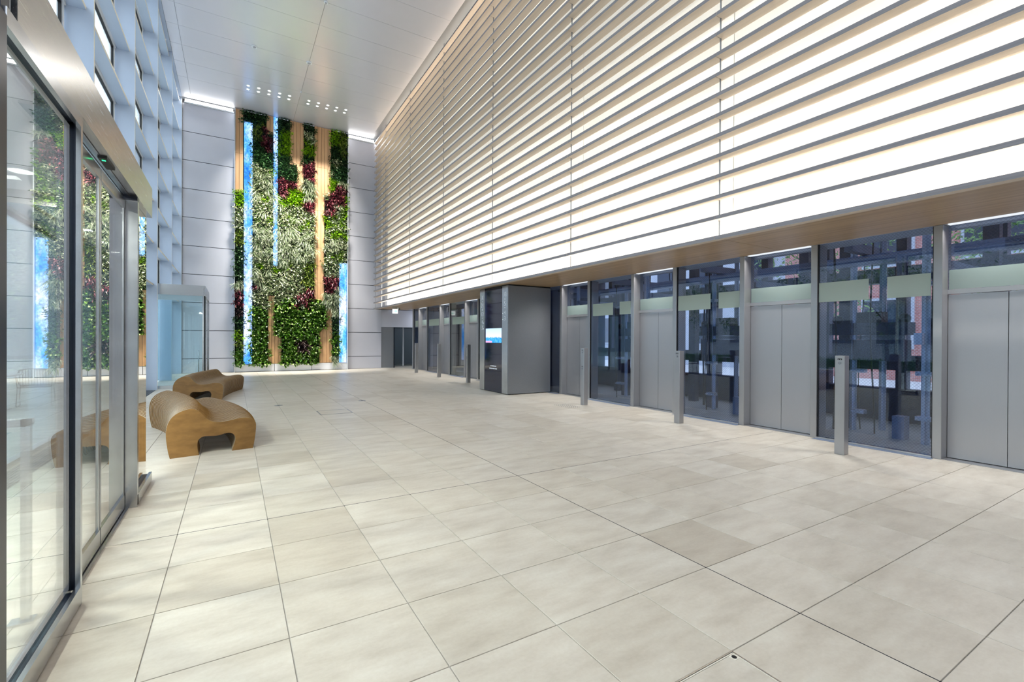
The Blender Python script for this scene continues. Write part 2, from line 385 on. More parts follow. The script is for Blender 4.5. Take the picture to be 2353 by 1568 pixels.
# ================================================================== FAR WALL
ZJ = [0, .61, 1.80, 2.98, 4.165, 5.355, 6.54, 7.73, 8.92, 10.11, 11.28]
wf = structure('wall_far', (2, 23.6, 0))
pbox('backing', -2.3, 6.41, 23.66, 23.8, 0, CEIL, M['joint'], wf)
pbox('backing', 6.41, 10.6, 23.66, 23.8, 2.08, CEIL, M['joint'], wf)
for a, b in zip(ZJ, ZJ[1:]):
    pbox('wall_panel', -1.86, -.012, 23.62, 23.66, a+.012, b-.012, M['panel'], wf)
    if b <= 2.0: pbox('wall_panel', 4.75, 6.41, 23.62, 23.66, a+.012, b-.012, M['panel'], wf)
    elif a >= 2.9: pbox('wall_panel', 4.75, 6.41, 23.62, 23.66, a+.012, b-.012, M['panel'], wf); pbox('wall_panel', 6.434, 8.6, 23.62, 23.66, a+.012, b-.012, M['panel'], wf)
pbox('wall_panel', 4.75, 6.41, 23.62, 23.66, 1.812, 2.968, M['panel'], wf)
pbox('wall_panel', 6.414, 10.6, 23.62, 23.66, 2.09, 2.968, M['panel'], wf)
# cove strips above the far wall
for nm, x0, x1, lab in (('cove_light', -1.80, -.03, 'bright cove light strip left of the living wall, under the ceiling'), ('cove_light', 4.76, 6.02, 'bright cove light strip right of the living wall, under the ceiling')):
    t = thing(nm, ((x0+x1)/2, 23.55, 11.3), lab, 'light', 'cove lights on the far wall')
    pbox('trough', x0, x1, 23.50, 23.62, 11.285, 11.30, M['white'], t); pbox('diffuser', x0+.03, x1-.03, 23.53, 23.61, 11.302, 11.425, M['cove'], t)
# grey door leaf and the passage behind the far wall
d1 = structure('door_1', (6.74, 23.7, 0))
pbox('leaf', 6.42, 7.06, 23.66, 23.72, .01, 2.075, M['casing'], d1); pbox('jamb', 7.06, 7.10, 23.62, 23.8, 0, 2.08, M['dark'], d1)
pa = structure('wall_passage', (8.5, 25.8, 0))
pbox('end_wall', 6.9, 10.6, 26.2, 26.35, 0, 2.4, M['casing'], pa); pbox('side_wall', 6.9, 7.0, 23.8, 26.2, 0, 2.4, M['casing'], pa); pbox('passage_ceiling', 6.9, 10.6, 23.8, 26.3, 2.3, 2.4, M['panel'], pa)
d2 = structure('door_2', (8.3, 24.9, 0))
pbox('pane', 7.12, 7.92, 24.88, 24.90, .03, 2.2, M['tglass'], d2); pbox('pane', 7.98, 8.9, 24.88, 24.90, .03, 2.2, M['tglass'], d2)
pbox('stile', 7.92, 7.98, 24.86, 24.92, 0, 2.25, M['white'], d2); pbox('stile', 7.04, 7.12, 24.86, 24.92, 0, 2.25, M['white'], d2); pbox('threshold', 7.1, 9, 24.84, 24.94, 0, .02, M['steel'], d2)
wp = structure('wall_corridor', (10.6, 23, 0)); pbox('wall_panel', 10.5, 10.6, 22.6, 26.2, 0, 3, M['panel'], wp)
pbox('corridor_wall', 7.7, 10.6, 22.5, 22.6, 0, 3, M['panel'], wp)

# ================================================================== LIVING WALL
lw = thing('living_wall', (2.36, 23.5, 0), 'tall planted wall of green, cream and burgundy foliage with cedar strips and blue screens', 'plant wall')
pbox('planting_backing', .03, 4.69, 23.46, 23.62, .36, 11.42, M['felt'], lw)
pbox('side_frame', .0, .022, 23.33, 23.62, 0, 11.44, M['white'], lw); pbox('side_frame', 4.70, 4.722, 23.33, 23.62, 0, 11.44, M['white'], lw)
for a, b in ((.03, 1.55), (1.57, 3.11), (3.13, 4.69)): pbox('plinth_panel', a, b, 23.40, 23.50, .02, .335, M['plaster'], lw)
pbox('kick_strip', .03, 4.69, 23.43, 23.5, 0, .02, M['joint'], lw)
SC = [(.357, .678, .35, 10.94, 's1'), (1.50, 1.672, 4.765, 11.42, 's2'), (4.343, 4.668, .345, 5.13, 's3')]
for x0, x1, z0, z1, m in SC:
    o = pbox('screen', x0, x1, 23.385, 23.46, z0, z1, M[m], lw)
    o['label'] = {'s1': 'tall blue and white video strip', 's2': 'narrow blue video strip reaching the ceiling', 's3': 'short video strip of white winter branches'}[m]
WD = [(.028, .323, 7.82, 11.43, 2), (1.213, 1.498, 10.61, 11.43, 2), (2.16, 2.45, 9.44, 11.43, 2), (2.45, 2.74, 8.21, 11.43, 2), (3.205, 3.65, 3.265, 11.43, 3), (3.65, 3.945, 8.25, 11.43, 2),
      (1.299, 1.573, .345, 3.40, 2), (1.573, 1.85, .345, 1.605, 2), (3.75, 4.02, .345, 2.91, 2), (3.445, 3.75, .345, 2.055, 2)]
for x0, x1, z0, z1, n in WD:
    cuts = [z0] + [z for z in (2.06, 4.1, 5.75, 7.5, 9.53) if z0+.3 < z < z1-.3] + [z1]
    for k in range(n):
        a = x0+(x1-x0)*k/n; b = x0+(x1-x0)*(k+1)/n
        for za, zb in zip(cuts, cuts[1:]): pbox('cedar_plank', a+.006, b-.006, 23.40, 23.47, za+.004, zb-.004, M['plank'], lw)
def blade(bm, base, d, L, wd, bend, seg=2, side=None):
    d = d.normalized(); s = d.cross(Vector((0, 0, 1)))
    if s.length < .05: s = Vector((1, 0, 0))
    s.normalize(); s = (s + Vector((random.uniform(-.6, .6), random.uniform(-.6, .6), random.uniform(-.6, .6)))).normalized()
    p = Vector(base); prev = None
    for i in range(seg+1):
        f = i/seg; wv = wd*(math.sin(math.pi*(.12+.86*f))) if i < seg else .001
        q = p+d*(L*f)+Vector((0, 0, -bend*L*f*f))
        a = bm.verts.new(q-s*wv/2); b = bm.verts.new(q+s*wv/2)
        if prev: bm.faces.new((prev[0], prev[1], b, a))
        prev = (a, b)
def tuft(kind):
    bm = bmesh.new(); R = random.uniform
    spec = {'lime': (52, .085, .062, .3, 2, .15), 'dark': (50, .10, .055, .4, 2, .15), 'varieg': (58, .10, .058, .4, 2, .16), 'spider': (46, .26, .020, .75, 3, .06), 'red': (30, .19, .055, .45, 2, .08),
            'dracaena': (34, .20, .036, .35, 2, .08), 'heart': (46, .125, .088, .5, 2, .16), 'purple': (26, .20, .055, .4, 2, .08)}[kind]
    n, L, wd, bend, seg, sp = spec
    for k in range(n):
        base = (R(-sp, sp)*.9, R(-.10, .02) if sp > .1 else R(-.05, 0), R(-sp, sp)*.9)
        d = Vector((R(-1, 1), -R(.35, 1.1), R(-.5, .95)))
        blade(bm, base, d, L*R(.7, 1.25), wd*R(.75, 1.2), bend*R(.5, 1.3), seg)
    me = D.meshes.new('tuft_'+kind); bm.to_mesh(me); bm.free(); me.materials.append(L_[kind]); return me
TUFT = {k: [tuft(k) for _ in range(4)] for k in L_}
NAME = {'lime': 'lime_shrub', 'dark': 'dark_fern', 'varieg': 'variegated_shrub', 'spider': 'spider_plant', 'red': 'burgundy_cordyline', 'dracaena': 'dracaena', 'heart': 'broadleaf_plant', 'purple': 'purple_cordyline'}
ZONES = [  # x0,x1,z0,z1,kind (first match wins)
    (0, .36, 7.1, 7.9, 'lime'), (0, .36, 6.3, 7.1, 'varieg'), (0, .36, 5.4, 6.3, 'dracaena'), (0, .36, 4.0, 5.4, 'dark'), (0, .36, 3.75, 4.0, 'spider'), (0, .36, 2.95, 3.75, 'red'), (0, .36, 2.4, 2.95, 'purple'),
    (0, .36, 1.9, 2.4, 'dark'), (0, .36, 1.35, 1.9, 'lime'), (0, .36, 1.0, 1.35, 'dracaena'), (0, .36, .3, 1.0, 'heart'),
    (.33, 1.22, 10.95, 11.6, 'spiderd'), (.68, 1.1, 10.2, 10.95, 'dracaena'), (1.0, 1.25, 10.2, 10.9, 'red'), (1.05, 1.5, 9.85, 10.55, 'red'), (.68, 1.5, 9.1, 10.4, 'dark'),
    (.68, .95, 3.65, 3.95, 'red'), (.68, 1.5, 5.8, 6.4, 'spider'), (.68, 1.5, 4.9, 5.8, 'mixsp'), (.68, 1.0, 3.95, 4.5, 'spider'), (.68, 1.3, 2.8, 3.65, 'varieg'), (.68, 1.3, 1.1, 2.8, 'heart'), (.68, 1.3, .3, 1.1, 'heart'),
    (.95, 1.5, 8.2, 8.8, 'spider'), (.68, 1.5, 3.9, 9.2, 'varsp'),
    (1.66, 2.2, 10.85, 11.6, 'dark'), (1.75, 2.2, 9.75, 10.85, 'lime'), (1.66, 2.45, 8.75, 10.9, 'dark'), (1.66, 1.95, 8.25, 8.75, 'red'), (1.66, 2.1, 7.95, 8.3, 'red'), (1.95, 2.5, 8.3, 8.7, 'red'), (1.66, 2.8, 7.55, 8.3, 'lime'),
    (2.74, 3.22, 11.0, 11.6, 'spiderd'), (2.74, 3.22, 10.6, 11.0, 'varieg'), (2.74, 3.22, 9.95, 10.6, 'lime'), (2.74, 3.22, 9.65, 9.95, 'dark'), (2.74, 3.22, 8.8, 9.65, 'red'), (2.74, 3.22, 8.0, 8.8, 'spider'),
    (2.78, 3.22, 7.3, 7.85, 'red'), (2.45, 3.1, 6.35, 7.0, 'limev'), (2.74, 3.22, 7.0, 8.0, 'varieg'),
    (3.94, 4.35, 10.75, 11.6, 'lime'), (4.3, 4.7, 10.2, 11.6, 'dracaena'), (3.94, 4.7, 10.0, 10.75, 'dark'), (3.94, 4.7, 9.1, 10.1, 'dark2'), (3.94, 4.25, 8.55, 9.1, 'lime'), (4.3, 4.7, 8.9, 9.2, 'spider'),
    (4.2, 4.7, 8.3, 8.9, 'red'), (3.9, 4.5, 7.9, 8.5, 'red'), (3.62, 4.1, 7.4, 8.1, 'red'), (3.62, 4.7, 6.2, 8.3, 'limev'), (3.62, 4.7, 5.6, 6.3, 'mixsp'), (3.62, 4.7, 5.1, 5.8, 'limev'),
    (4.1, 4.4, 4.3, 4.5, 'red'), (3.62, 4.35, 4.35, 5.2, 'varieg'), (3.62, 4.1, 3.6, 4.35, 'red'), (4.05, 4.36, 4.0, 4.4, 'red'), (3.62, 4.36, 2.9, 3.7, 'spider'), (4.0, 4.36, 2.5, 3.0, 'spider'), (4.0, 4.36, 1.7, 2.5, 'dark'), (4.0, 4.36, .65, 1.7, 'heart'), (4.0, 4.36, .3, .65, 'spider'),
    (1.66, 2.2, 5.3, 6.4, 'spider'), (1.66, 3.3, 5.0, 6.4, 'mixsp'), (2.75, 3.25, 3.85, 5.0, 'dracaena'), (2.8, 3.22, 3.35, 3.9, 'red'), (2.45, 3.0, 3.0, 3.5, 'red'), (2.2, 2.6, 2.9, 3.15, 'red'), (1.5, 2.3, 4.0, 5.0, 'varsp'), (1.5, 2.9, 3.3, 5.0, 'varieg'),
    (2.45, 2.95, .8, 1.45, 'purple'), (1.3, 3.75, .3, 2.1, 'heart'), (1.5, 3.75, 1.6, 2.9, 'heart'), (1.5, 3.7, 2.4, 3.4, 'heart2'),
]
def pick(x, z):
    for x0, x1, z0, z1, k in ZONES:
        if x0 <= x <= x1 and z0 <= z <= z1: break
    else: k = 'dark' if z > 9.2 else ('varsp' if z > 3.4 else 'heart')
    r = random.random()
    if k == 'varsp': k = 'spider' if r < .16 else ('lime' if r < .24 else 'varieg')
    elif k == 'mixsp': k = 'spider' if r < .55 else 'varieg'
    elif k == 'limev': k = 'lime' if r < .5 else 'varieg'
    elif k == 'dark2': k = 'dark' if r < .6 else 'varieg'
    elif k == 'heart2': k = 'heart' if r < .6 else 'varieg'
    elif k == 'spiderd': k = 'dark'
    return k
SOLID = [s[:4] for s in SC]+[d[:4] for d in WD]
row = 0; z = .42; PITCHZ = .185
while z < 11.42:
    x = .08+(.1 if row % 2 else 0)
    while x < 4.66:
        px_, pz_ = x+random.uniform(-.035, .035), z+random.uniform(-.035, .035)
        if not any(a-.0 < px_ < b+.0 and c-.0 < pz_ < d_+.0 for a, b, c, d_ in SOLID):
            k = pick(px_, pz_)
            o = link(NAME[k], random.choice(TUFT[k]), None, lw, (px_, 23.40, pz_))
            s = random.uniform(.85, 1.15); o.scale = (s*random.choice((-1, 1)), s*random.uniform(.75, 1.05), s); o.rotation_euler = (0, random.uniform(-.5, .5), 0)
        x += .205
    z += PITCHZ; row += 1

# ================================================================== RIGHT WALL : louvres, fascia, soffit
wr = structure('wall_right', (6.2, 10, 3))
JY = [-5, -2.71, .777, 4.262, 7.751, 11.214, 14.71, 18.205, 21.69, 23.42]
pbox('upper_wall', 6.62, 6.8, -5, 23.6, 2.99, CEIL+.05, M['plaster'], wr)
for a, b in zip(JY, JY[1:]):
    be = min(b, 22.5)
    pbox('backing_panel', 6.40, 6.43, a+.006, be-.006, 2.99, CEIL+.05, M['backing'], wr)
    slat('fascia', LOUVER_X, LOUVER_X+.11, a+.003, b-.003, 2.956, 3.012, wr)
    pbox('soffit_panel', LOUVER_X+.113, 7.69, a+.003, b-.003, 2.98, 3.0, M['soffit'], wr)
    for k in range(1, 29):
        z0 = 2.956+.2945*k
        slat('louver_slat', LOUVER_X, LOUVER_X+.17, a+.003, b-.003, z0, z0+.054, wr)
    pbox('hanger_bar', 6.065, 6.085, b-.006, b+.006, 3.0, CEIL+.05, M['casing'], wr)
pbox('hanger_bar', 6.12, 6.15, 22.52, 22.56, 3.0, CEIL+.05, M['white'], wr)
pbox('end_panel', 6.40, 6.43, 22.53, 23.6, 2.99, CEIL+.05, M['panel'], wr)
pbox('soffit_back', 7.69, 8.3, -5, 22.6, 2.99, 3.1, M['plaster'], wr)
pbox('trough_floor', 6.08, 6.62, -5, 23.5, 3.002, 3.012, M['backing'], wr)

# ================================================================== ELEVATORS AND SHAFT GLAZING
XF, XD = 7.69, 7.88
enames = ['glass bay at the right edge of the row', 'bay nearest the camera with its full doors in view', 'second bay along from the pillar', 'bay next to the square pillar', 'bay just beyond the square pillar', 'middle bay of the three beyond the pillar', 'last bay before the corridor']
elabs = ['brushed steel elevator doors cut off by the right edge of the picture',
         'brushed steel elevator doors between the first and second call posts from the right',
         'brushed steel elevator doors between the second and third call posts from the right',
         'brushed steel elevator doors just before the square pillar, half hidden by a call post',
         'brushed steel elevator doors directly beyond the square pillar, by a call post',
         'brushed steel elevator doors in the middle of the three beyond the pillar',
         'brushed steel elevator doors at the far end, last before the corridor']
for (a, b), lab in zip(ELEV, elabs):
    t = thing('elevator', (XD, (a+b)/2, 0), lab, 'elevator', 'elevators along the right wall')
    m = (a+b)/2
    pbox('door_leaf', XD, XD+.05, a+.004, m-.003, .012, 2.10, M['elev'], t); pbox('door_leaf', XD, XD+.05, m+.003, b-.004, .012, 2.10, M['elev'], t)
    pbox('header', XD-.015, XD+.05, a, b, 2.106, 2.165, M['post'], t)
    pbox('door_shadow_gap', XD+.05, XD+.09, a, b, 0, 2.1, M['black'], t)
    pbox('transom_pane', XD, XD+.012, a, b, 2.165, 2.985, M['wire'], t)
    pbox('frosted_band', XD-.004, XD-.001, a+.01, b-.01, 2.168, 2.415, M['frost'], t)
    pbox('sill', XF+.02, XD+.05, a, b, -.004, .004, M['post'], t)
    for y0, y1 in ((a-.092, a), (b, b+.092)):
        pbox('jamb', XF, XD+.10, y0, y1, 0, 2.978, M['post'], t, .003)
    pbox('head_light', XF+.02, XF+.10, a+.04, b-.04, 2.972, 2.984, M['headled'], t)
GL = [(-.2, 1.053, 'right'), (2.33, 3.708, 'a'), (4.987, 6.358, 'b'), (7.612, 9.028, 'c'), (10.282, 10.86, 'd'), (12.4, 15.238, 'e'), (16.472, 17.858, 'f'), (19.042, 20.508, 'g'), (21.742, 22.40, 'h')]
glab = []
for n, (a, b, kk) in enumerate(GL):
    wn = structure('window_%d' % (n+1), (XF, (a+b)/2, 0))
    pbox('pane', XF+.03, XF+.044, a, b, .03, 2.978, M['wire'] if kk in 'rightabcd' else M['glass'], wn)
    pbox('sill_rail', XF-.02, XF+.06, a, b, 0, .03, M['steel'], wn)
    pbox('floor_strip', XF-.10, XF-.022, a-.02, b+.02, -.004, .003, M['shaftsteel'], wn)
    pbox('gasket', XF+.02, XF+.05, a, a+.012, .03, 2.978, M['black'], wn); pbox('gasket', XF+.02, XF+.05, b-.012, b, .03, 2.978, M['black'], wn)
    if kk in 'abc':
        f = {'a': ((2.36, 2.827), (3.045, 3.70)), 'b': ((5.0, 5.418), (5.59, 6.33)), 'c': ((7.64, 7.995), (8.217, 8.94))}[kk]
        for y0, y1 in f: pbox('frosted_band', XF+.025, XF+.028, y0, y1, 2.09, 2.385, M['frost_bay_lit'], wn)
    elif kk != 'd': pbox('frosted_band', XF+.025, XF+.028, a+.03, b-.2, 2.09, 2.385, M['frost_bay_lit'], wn)
pbox('end_post', XF, XF+.1, 22.40, 22.5, 0, 2.985, M['post'], wn)

# shaft: steelwork seen through the wired glass
pit = pbox('shaft_floor', 7.98, 11.0, -2, 22.4, -.5, -.3, M['shaftdark']); pit['kind'] = 'structure'
sc_ = pbox('shaft_roof', 8.3, 11.0, -2, 22.4, 4.6, 4.7, M['shaftdark']); sc_['kind'] = 'structure'
for yq in (12.1, 22.3):
    o = pbox('wall_shaft', 7.98, 11, yq, yq+.12, -.3, 4.6, M['shaftdark']); o['kind'] = 'structure'
bb = structure('wall_shaft_rear', (10.9, 8, 0))
y = -1.6
while y < 12:
    pbox('mullion', 10.75, 10.95, y, y+.16, -.3, 4.6, M['shaftdark'], bb); y += 1.31
for z0 in (-.3, .95, 2.62, 3.5): pbox('rear_beam', 10.7, 10.95, -2, 12.1, z0, z0+(.28 if z0 > 0 else .9), M['shaftdark'], bb)
pbox('rear_infill', 10.95, 11, 12.2, 22.3, -.3, 4.6, M['panel'], bb)
slabs = [(3.20, 3.36), (6.75, 6.95), (9.6, 9.75)]
def steelwork(a, b, lab, seed):
    rnd = random.Random(seed); yc = (a+b)/2
    t = thing('shaft_steelwork', (9, yc, 0), lab, 'machinery', 'steelwork in the elevator shafts')
    for yy, xx in ((a+.35, 8.6), (b-.2, 9.4), (yc+.75, 9.0)):
        bm = bmesh.new(); bbox(bm, xx-.06, xx+.06, yy-.008, yy+.008, -.3, 4.6); bbox(bm, xx-.008, xx+.008, yy-.05, yy+.05, -.3, 4.6)
        link('guide_rail', finish(bm, 'guide_rail'), M['galv'], t)
    for yy, xx in ((a-.05, 9.8), (b+.25, 9.2)): pbox('column', xx-.08, xx+.08, yy-.09, yy+.09, -.3, 4.6, M['shaftdark'], t)
    for z0 in (2.75, 3.15): pbox('cross_beam', 8.9, 9.05, a-.6, b+.9, z0, z0+.16, M['shaftsteel'], t)
    pbox('cross_beam', 8.35, 10.4, yc+.5, yc+.62, 2.92, 3.06, M['shaftsteel'], t); pbox('cross_beam', 8.35, 10.4, a, a+.1, 2.5, 2.6, M['shaftsteel'], t)
    # counterweight frame
    pbox('counterweight', 8.95, 9.25, yc+.05, yc+1.05, 1.18, 1.52, M['shaftdark'], t); pbox('counterweight_head', 8.95, 9.25, yc+.0, yc+1.1, 1.60, 1.80, M['shaftdark'], t)
    pbox('head_block', 8.98, 9.22, yc+.35, yc+.7, 1.80, 1.98, M['cable'], t)
    pbox('white_panel', 9.22, 9.26, yc+.12, yc+.98, 1.525, 1.595, M['white'], t)
    for yy in (yc+.06, yc+1.0):
        bm = bmesh.new(); disc(bm, (9.0, yy, 1.86), .075, .05, 16, 'X'); link('sheave', finish(bm, 'sheave', True), M['cable'], t)
    for q in range(4):
        yy = a+.25+rnd.random()*(b-a+.4); xx = 8.5+rnd.random()*.9; pts = []
        for s in range(12): zz = -.3+s*.45; pts.append((xx+.03*math.sin(s*.9+q), yy+.035*math.sin(s*.7+q*2), zz))
        bm = bmesh.new(); tube(bm, pts, .012+.012*(q == 0)+.006*(q == 1), 6); link('travelling_cable', finish(bm, 'travelling_cable', True), M['cable'], t)
    for zz in (.35, 1.0, 2.3):
        for yy in (a+.35, b-.2):
            bm = bmesh.new(); bbox(bm, 8.5, 8.62, yy-.09, yy+.09, zz, zz+.06)
            for s in (-.06, .06): tube(bm, [(8.44, yy+s, zz+.03), (8.52, yy+s, zz+.03)], .013, 6)
            link('rail_bracket', finish(bm, 'rail_bracket'), M['galv'], t)
    pbox('junction_box', 8.42, 8.5, yc-.35, yc-.25, 1.45, 1.62, M['galv'], t); pbox('warning_tag', 8.40, 8.42, a+.12, a+.16, .98, 1.16, M['yellow'], t)
    pbox('buffer', 8.7, 8.9, yc-.05, yc+.1, -.3, .35, M['shaftsteel'], t)
    return t
steelwork(2.33, 3.7, 'dark steel rails, hoses and counterweight behind the large wired pane nearest the camera', 1)
steelwork(4.99, 6.36, 'dark steel rails and counterweight behind the wired pane second from the right', 2)
steelwork(7.61, 9.03, 'dark steel rails and cables behind the wired pane nearest the square pillar', 3)
steelwork(10.25, 11.0, 'pale steel rails and cables behind the narrow pane beside the square pillar', 5)
steelwork(-.2, 1.05, 'dark shaft steelwork above the doors at the right edge', 4)

# ================================================================== SQUARE PILLAR
pl = thing('information_pillar', (6.95, 11.55, 0), 'square dark grey pillar with a black display and floor numbers, between the elevators', 'pillar')
pbox('core', 6.31, XF, 10.73, 12.36, .01, 2.93, M['black'], pl)
pbox('side_casing', 6.30, XF, 10.712, 10.732, .02, 2.945, M['casing'], pl); pbox('side_casing', 6.30, XF, 12.36, 12.38, .02, 2.945, M['casing'], pl)
pbox('number_strip', 6.288, 6.312, 10.722, 11.025, .02, 2.945, M['steel'], pl); pbox('number_strip', 6.288, 6.312, 12.055, 12.362, .02, 2.97, M['steel'], pl)
pbox('top_cap', 6.32, XF, 10.74, 12.35, 2.93, 2.98, M['black'], pl)
for z0, z1 in ((.02, .597), (.605, 2.505), (2.512, 2.92)): pbox('black_glass_panel', 6.297, 6.312, 11.037, 12.043, z0, z1, M['blackglass'], pl)
scr = pbox('screen', 6.293, 6.298, 11.065, 11.988, 1.40, 1.803, M['city'], pl); scr['label'] = 'lit screen with a city skyline under pale sky'
def text(s, y, z, h, wscale, mat, parent, X=6.287, name='lettering'):
    c = D.curves.new(name, 'FONT'); c.body = s; c.size = h/.72; c.align_x = 'CENTER'; c.align_y = 'BOTTOM_BASELINE'; c.extrude = .0008; c.offset = -.003
    o = D.objects.new(name, c); COL.objects.link(o); c.materials.append(mat)
    dg = bpy.context.evaluated_depsgraph_get(); me = D.meshes.new_from_object(o.evaluated_get(dg)); D.objects.remove(o)
    R = Matrix(((0, 0, -1), (-wscale, 0, 0), (0, 1, 0))).to_4x4()
    me.transform(Matrix.Translation((X, y, z)) @ R)
    if not me.materials: me.materials.append(mat)
    o = link(name, me, mat, parent); return o
for s, z0, z1 in (('R', 2.652, 2.788), ('21', 2.422, 2.562), ('13', 2.173, 2.304), ('4', 1.948, 2.061), ('3', 1.776, 1.907)):
    text(s, 12.21, z0, z1-z0, .85, M['white_text'], pl)
for s, z0, z1 in (('13', 2.654, 2.787), ('5', 2.406, 2.534), ('4', 2.17, 2.286), ('3', 2.004, 2.133)):
    text(s, 10.875, z0, z1-z0, .85, M['white_text'], pl)
def mark(y0, y1, z0, z1): pbox('lettering', 6.285, 6.288, y0, y1, z0, z1, M['white_text'], pl)
for z in (2.60, 2.12): mark(12.20, 12.222, z-.012, z+.012)
mark(12.205, 12.217, 2.336, 2.40); mark(10.87, 10.882, 2.559, 2.617); mark(10.865, 10.887, 2.342, 2.366)
for z in (1.955, 1.785): mark(12.10, 12.135, z, z+.03)
for z in (2.19, 2.02): mark(10.975, 11.01, z, z+.03)
rr = random.Random(5)
for z0, ya, yb in ((.727, 11.36, 11.71), (.652, 11.31, 11.76)):
    y = ya
    while y < yb-.02:
        wv = rr.uniform(.018, .04); pbox('logo_stroke', 6.293, 6.297, y, min(yb, y+wv), z0+rr.choice((0, .004)), z0+rr.choice((.022, .027)), M['white_text'], pl); y += wv+rr.uniform(.006, .012)

# ================================================================== CALL POSTS
by = [3.08, 5.70, 8.346, 14.50, 17.15, 19.80]
blab = ['slim steel call post in front of the large wired pane at right', 'slim steel call post, second from the right, by the elevator jamb', 'slim steel call post nearest the pillar on the camera side, two button sets',
        'slim steel call post just beyond the square pillar, two button sets', 'slim steel call post in the middle of the three beyond the pillar', 'slim steel call post farthest away, near the glass end of the elevator wall']
for y1, lab in zip(by, blab):
    two = 'two' in lab
    t = thing('call_post', (6.91, y1-.058, 0), lab, 'call post', 'elevator call posts')
    pbox('shaft', 6.85, 6.968, y1-.117, y1, 0, 1.303, M['post'], t, .003)
    for dz in ([0, -.375] if two else [0]):
        pbox('sensor_window', 6.8475, 6.852, y1-.084, y1-.034, 1.247+dz, 1.268+dz, M['black'], t)
        for s in (.048, .070): pbox('indicator_dot', 6.8465, 6.848, y1-s-.003, y1-s+.003, 1.254+dz, 1.261+dz, M['white_text'], t)
        bm = bmesh.new(); disc(bm, (6.843, y1-.058, 1.208+dz), .019, .01, 20, 'X'); link('button', finish(bm, 'button'), M['casing'], t)

# ================================================================== BENCHES
BP = [(0.0, 0.0), (-0.017, 0.077), (-0.03, 0.171), (-0.038, 0.25), (-0.04, 0.327), (-0.03, 0.406), (-0.003, 0.477), (0.042, 0.534), (0.108, 0.574), (0.185, 0.598), (0.237, 0.599), (0.29, 0.575), (0.333, 0.523), (0.371, 0.468), (0.426, 0.423), (0.481, 0.402), (0.565, 0.398), (0.65, 0.408), (0.737, 0.425), (0.79, .429), (0.84, 0.426), (0.892, 0.410), (0.935, 0.375), (0.953, 0.33), (0.95, 0.235), (0.935, 0.1), (0.914, 0.0)]
BN = [(0.668, 0.0), (0.703, 0.118), (0.709, 0.164), (0.691, 0.213), (0.651, 0.242), (0.599, 0.245), (0.537, 0.227), (0.481, 0.221), (0.372, 0.234), (0.334, 0.228), (0.302, 0.206), (0.283, 0.158), (0.283, 0.094), (0.302, 0.0)]
def chaikin(p, n=1):
    for _ in range(n):
        q = [p[0]]
        for a, b in zip(p, p[1:]): q += [(a[0]*.75+b[0]*.25, a[1]*.75+b[1]*.25), (a[0]*.25+b[0]*.75, a[1]*.25+b[1]*.75)]
        p = q+[p[-1]]
    return p
def ribmesh(name, mat, th, off=0.):
    o = chaikin(BP); n = chaikin(BN)
    bm = bmesh.new()
    from mathutils.geometry import tessellate_polygon
    poly = o+n
    if off: poly = [(max(.02, min(.9, u)), v) for u, v in poly]
    tris = tessellate_polygon([[Vector((u, 0, v)) for u, v in poly]])
    A = [bm.verts.new((u, -th/2, v)) for u, v in poly]; B = [bm.verts.new((u, th/2, v)) for u, v in poly]
    for t in tris:
        bm.faces.new([A[i] for i in t]); bm.faces.new([B[i] for i in reversed(t)])
    N = len(poly)
    for i in range(N): bm.faces.new((A[i], B[i], B[(i+1) % N], A[(i+1) % N]))
    bm.normal_update()
    for f in bm.faces: f.material_index = 1 if len(f.verts) == 3 else 0  # broad faces take golden-brown end ply, its dark tone also painting gap shade
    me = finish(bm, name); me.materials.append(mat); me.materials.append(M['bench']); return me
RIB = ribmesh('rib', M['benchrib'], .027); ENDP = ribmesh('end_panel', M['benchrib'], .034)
def bez(p0, p1, p2, t): return tuple((1-t)**2*a+2*t*(1-t)*b+t*t*c for a, b, c in zip(p0, p1, p2))
def bench(label, P0, P1, P2, a0, a1, anchor_right, n):
    t = thing('slat_bench', (*P0, 0), label, 'bench', 'wavy plywood benches')
    for k in range(n):
        f = k/(n-1); x, y = bez(P0, P1, P2, f); ang = a0+(a1-a0)*(3*f*f-2*f*f*f if False else f)
        if anchor_right: x -= .914*math.cos(ang); y -= .914*math.sin(ang)
        e = k in (0, n-1)
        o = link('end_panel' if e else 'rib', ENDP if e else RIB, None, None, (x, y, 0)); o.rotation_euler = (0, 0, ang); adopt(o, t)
    # two rods through the ribs, under the seat
    for u, zq in ((.12, .30), (.80, .33)):
        pts = []
        for k in range(12):
            f = k/11*.98+.01; x, y = bez(P0, P1, P2, f); ang = a0+(a1-a0)*f
            if anchor_right: x -= .914*math.cos(ang); y -= .914*math.sin(ang)
            pts.append((x+u*math.cos(ang), y+u*math.sin(ang), zq))
        bm = bmesh.new(); tube(bm, pts, .02, 8); link('tie_rod', finish(bm, 'tie_rod', True), M['black'], t)
    return t
bench('wavy slatted plywood bench nearest the camera, beside the glass entrance', (-.68, 7.09), (-.68, 8.6), (-1.17, 9.70), .171, .33, False, 40)
bench('wavy slatted plywood bench farther back, near the glass lobby box', (-.251, 13.066), (-.25, 14.3), (.21, 15.667), -.05, -.27, True, 40)

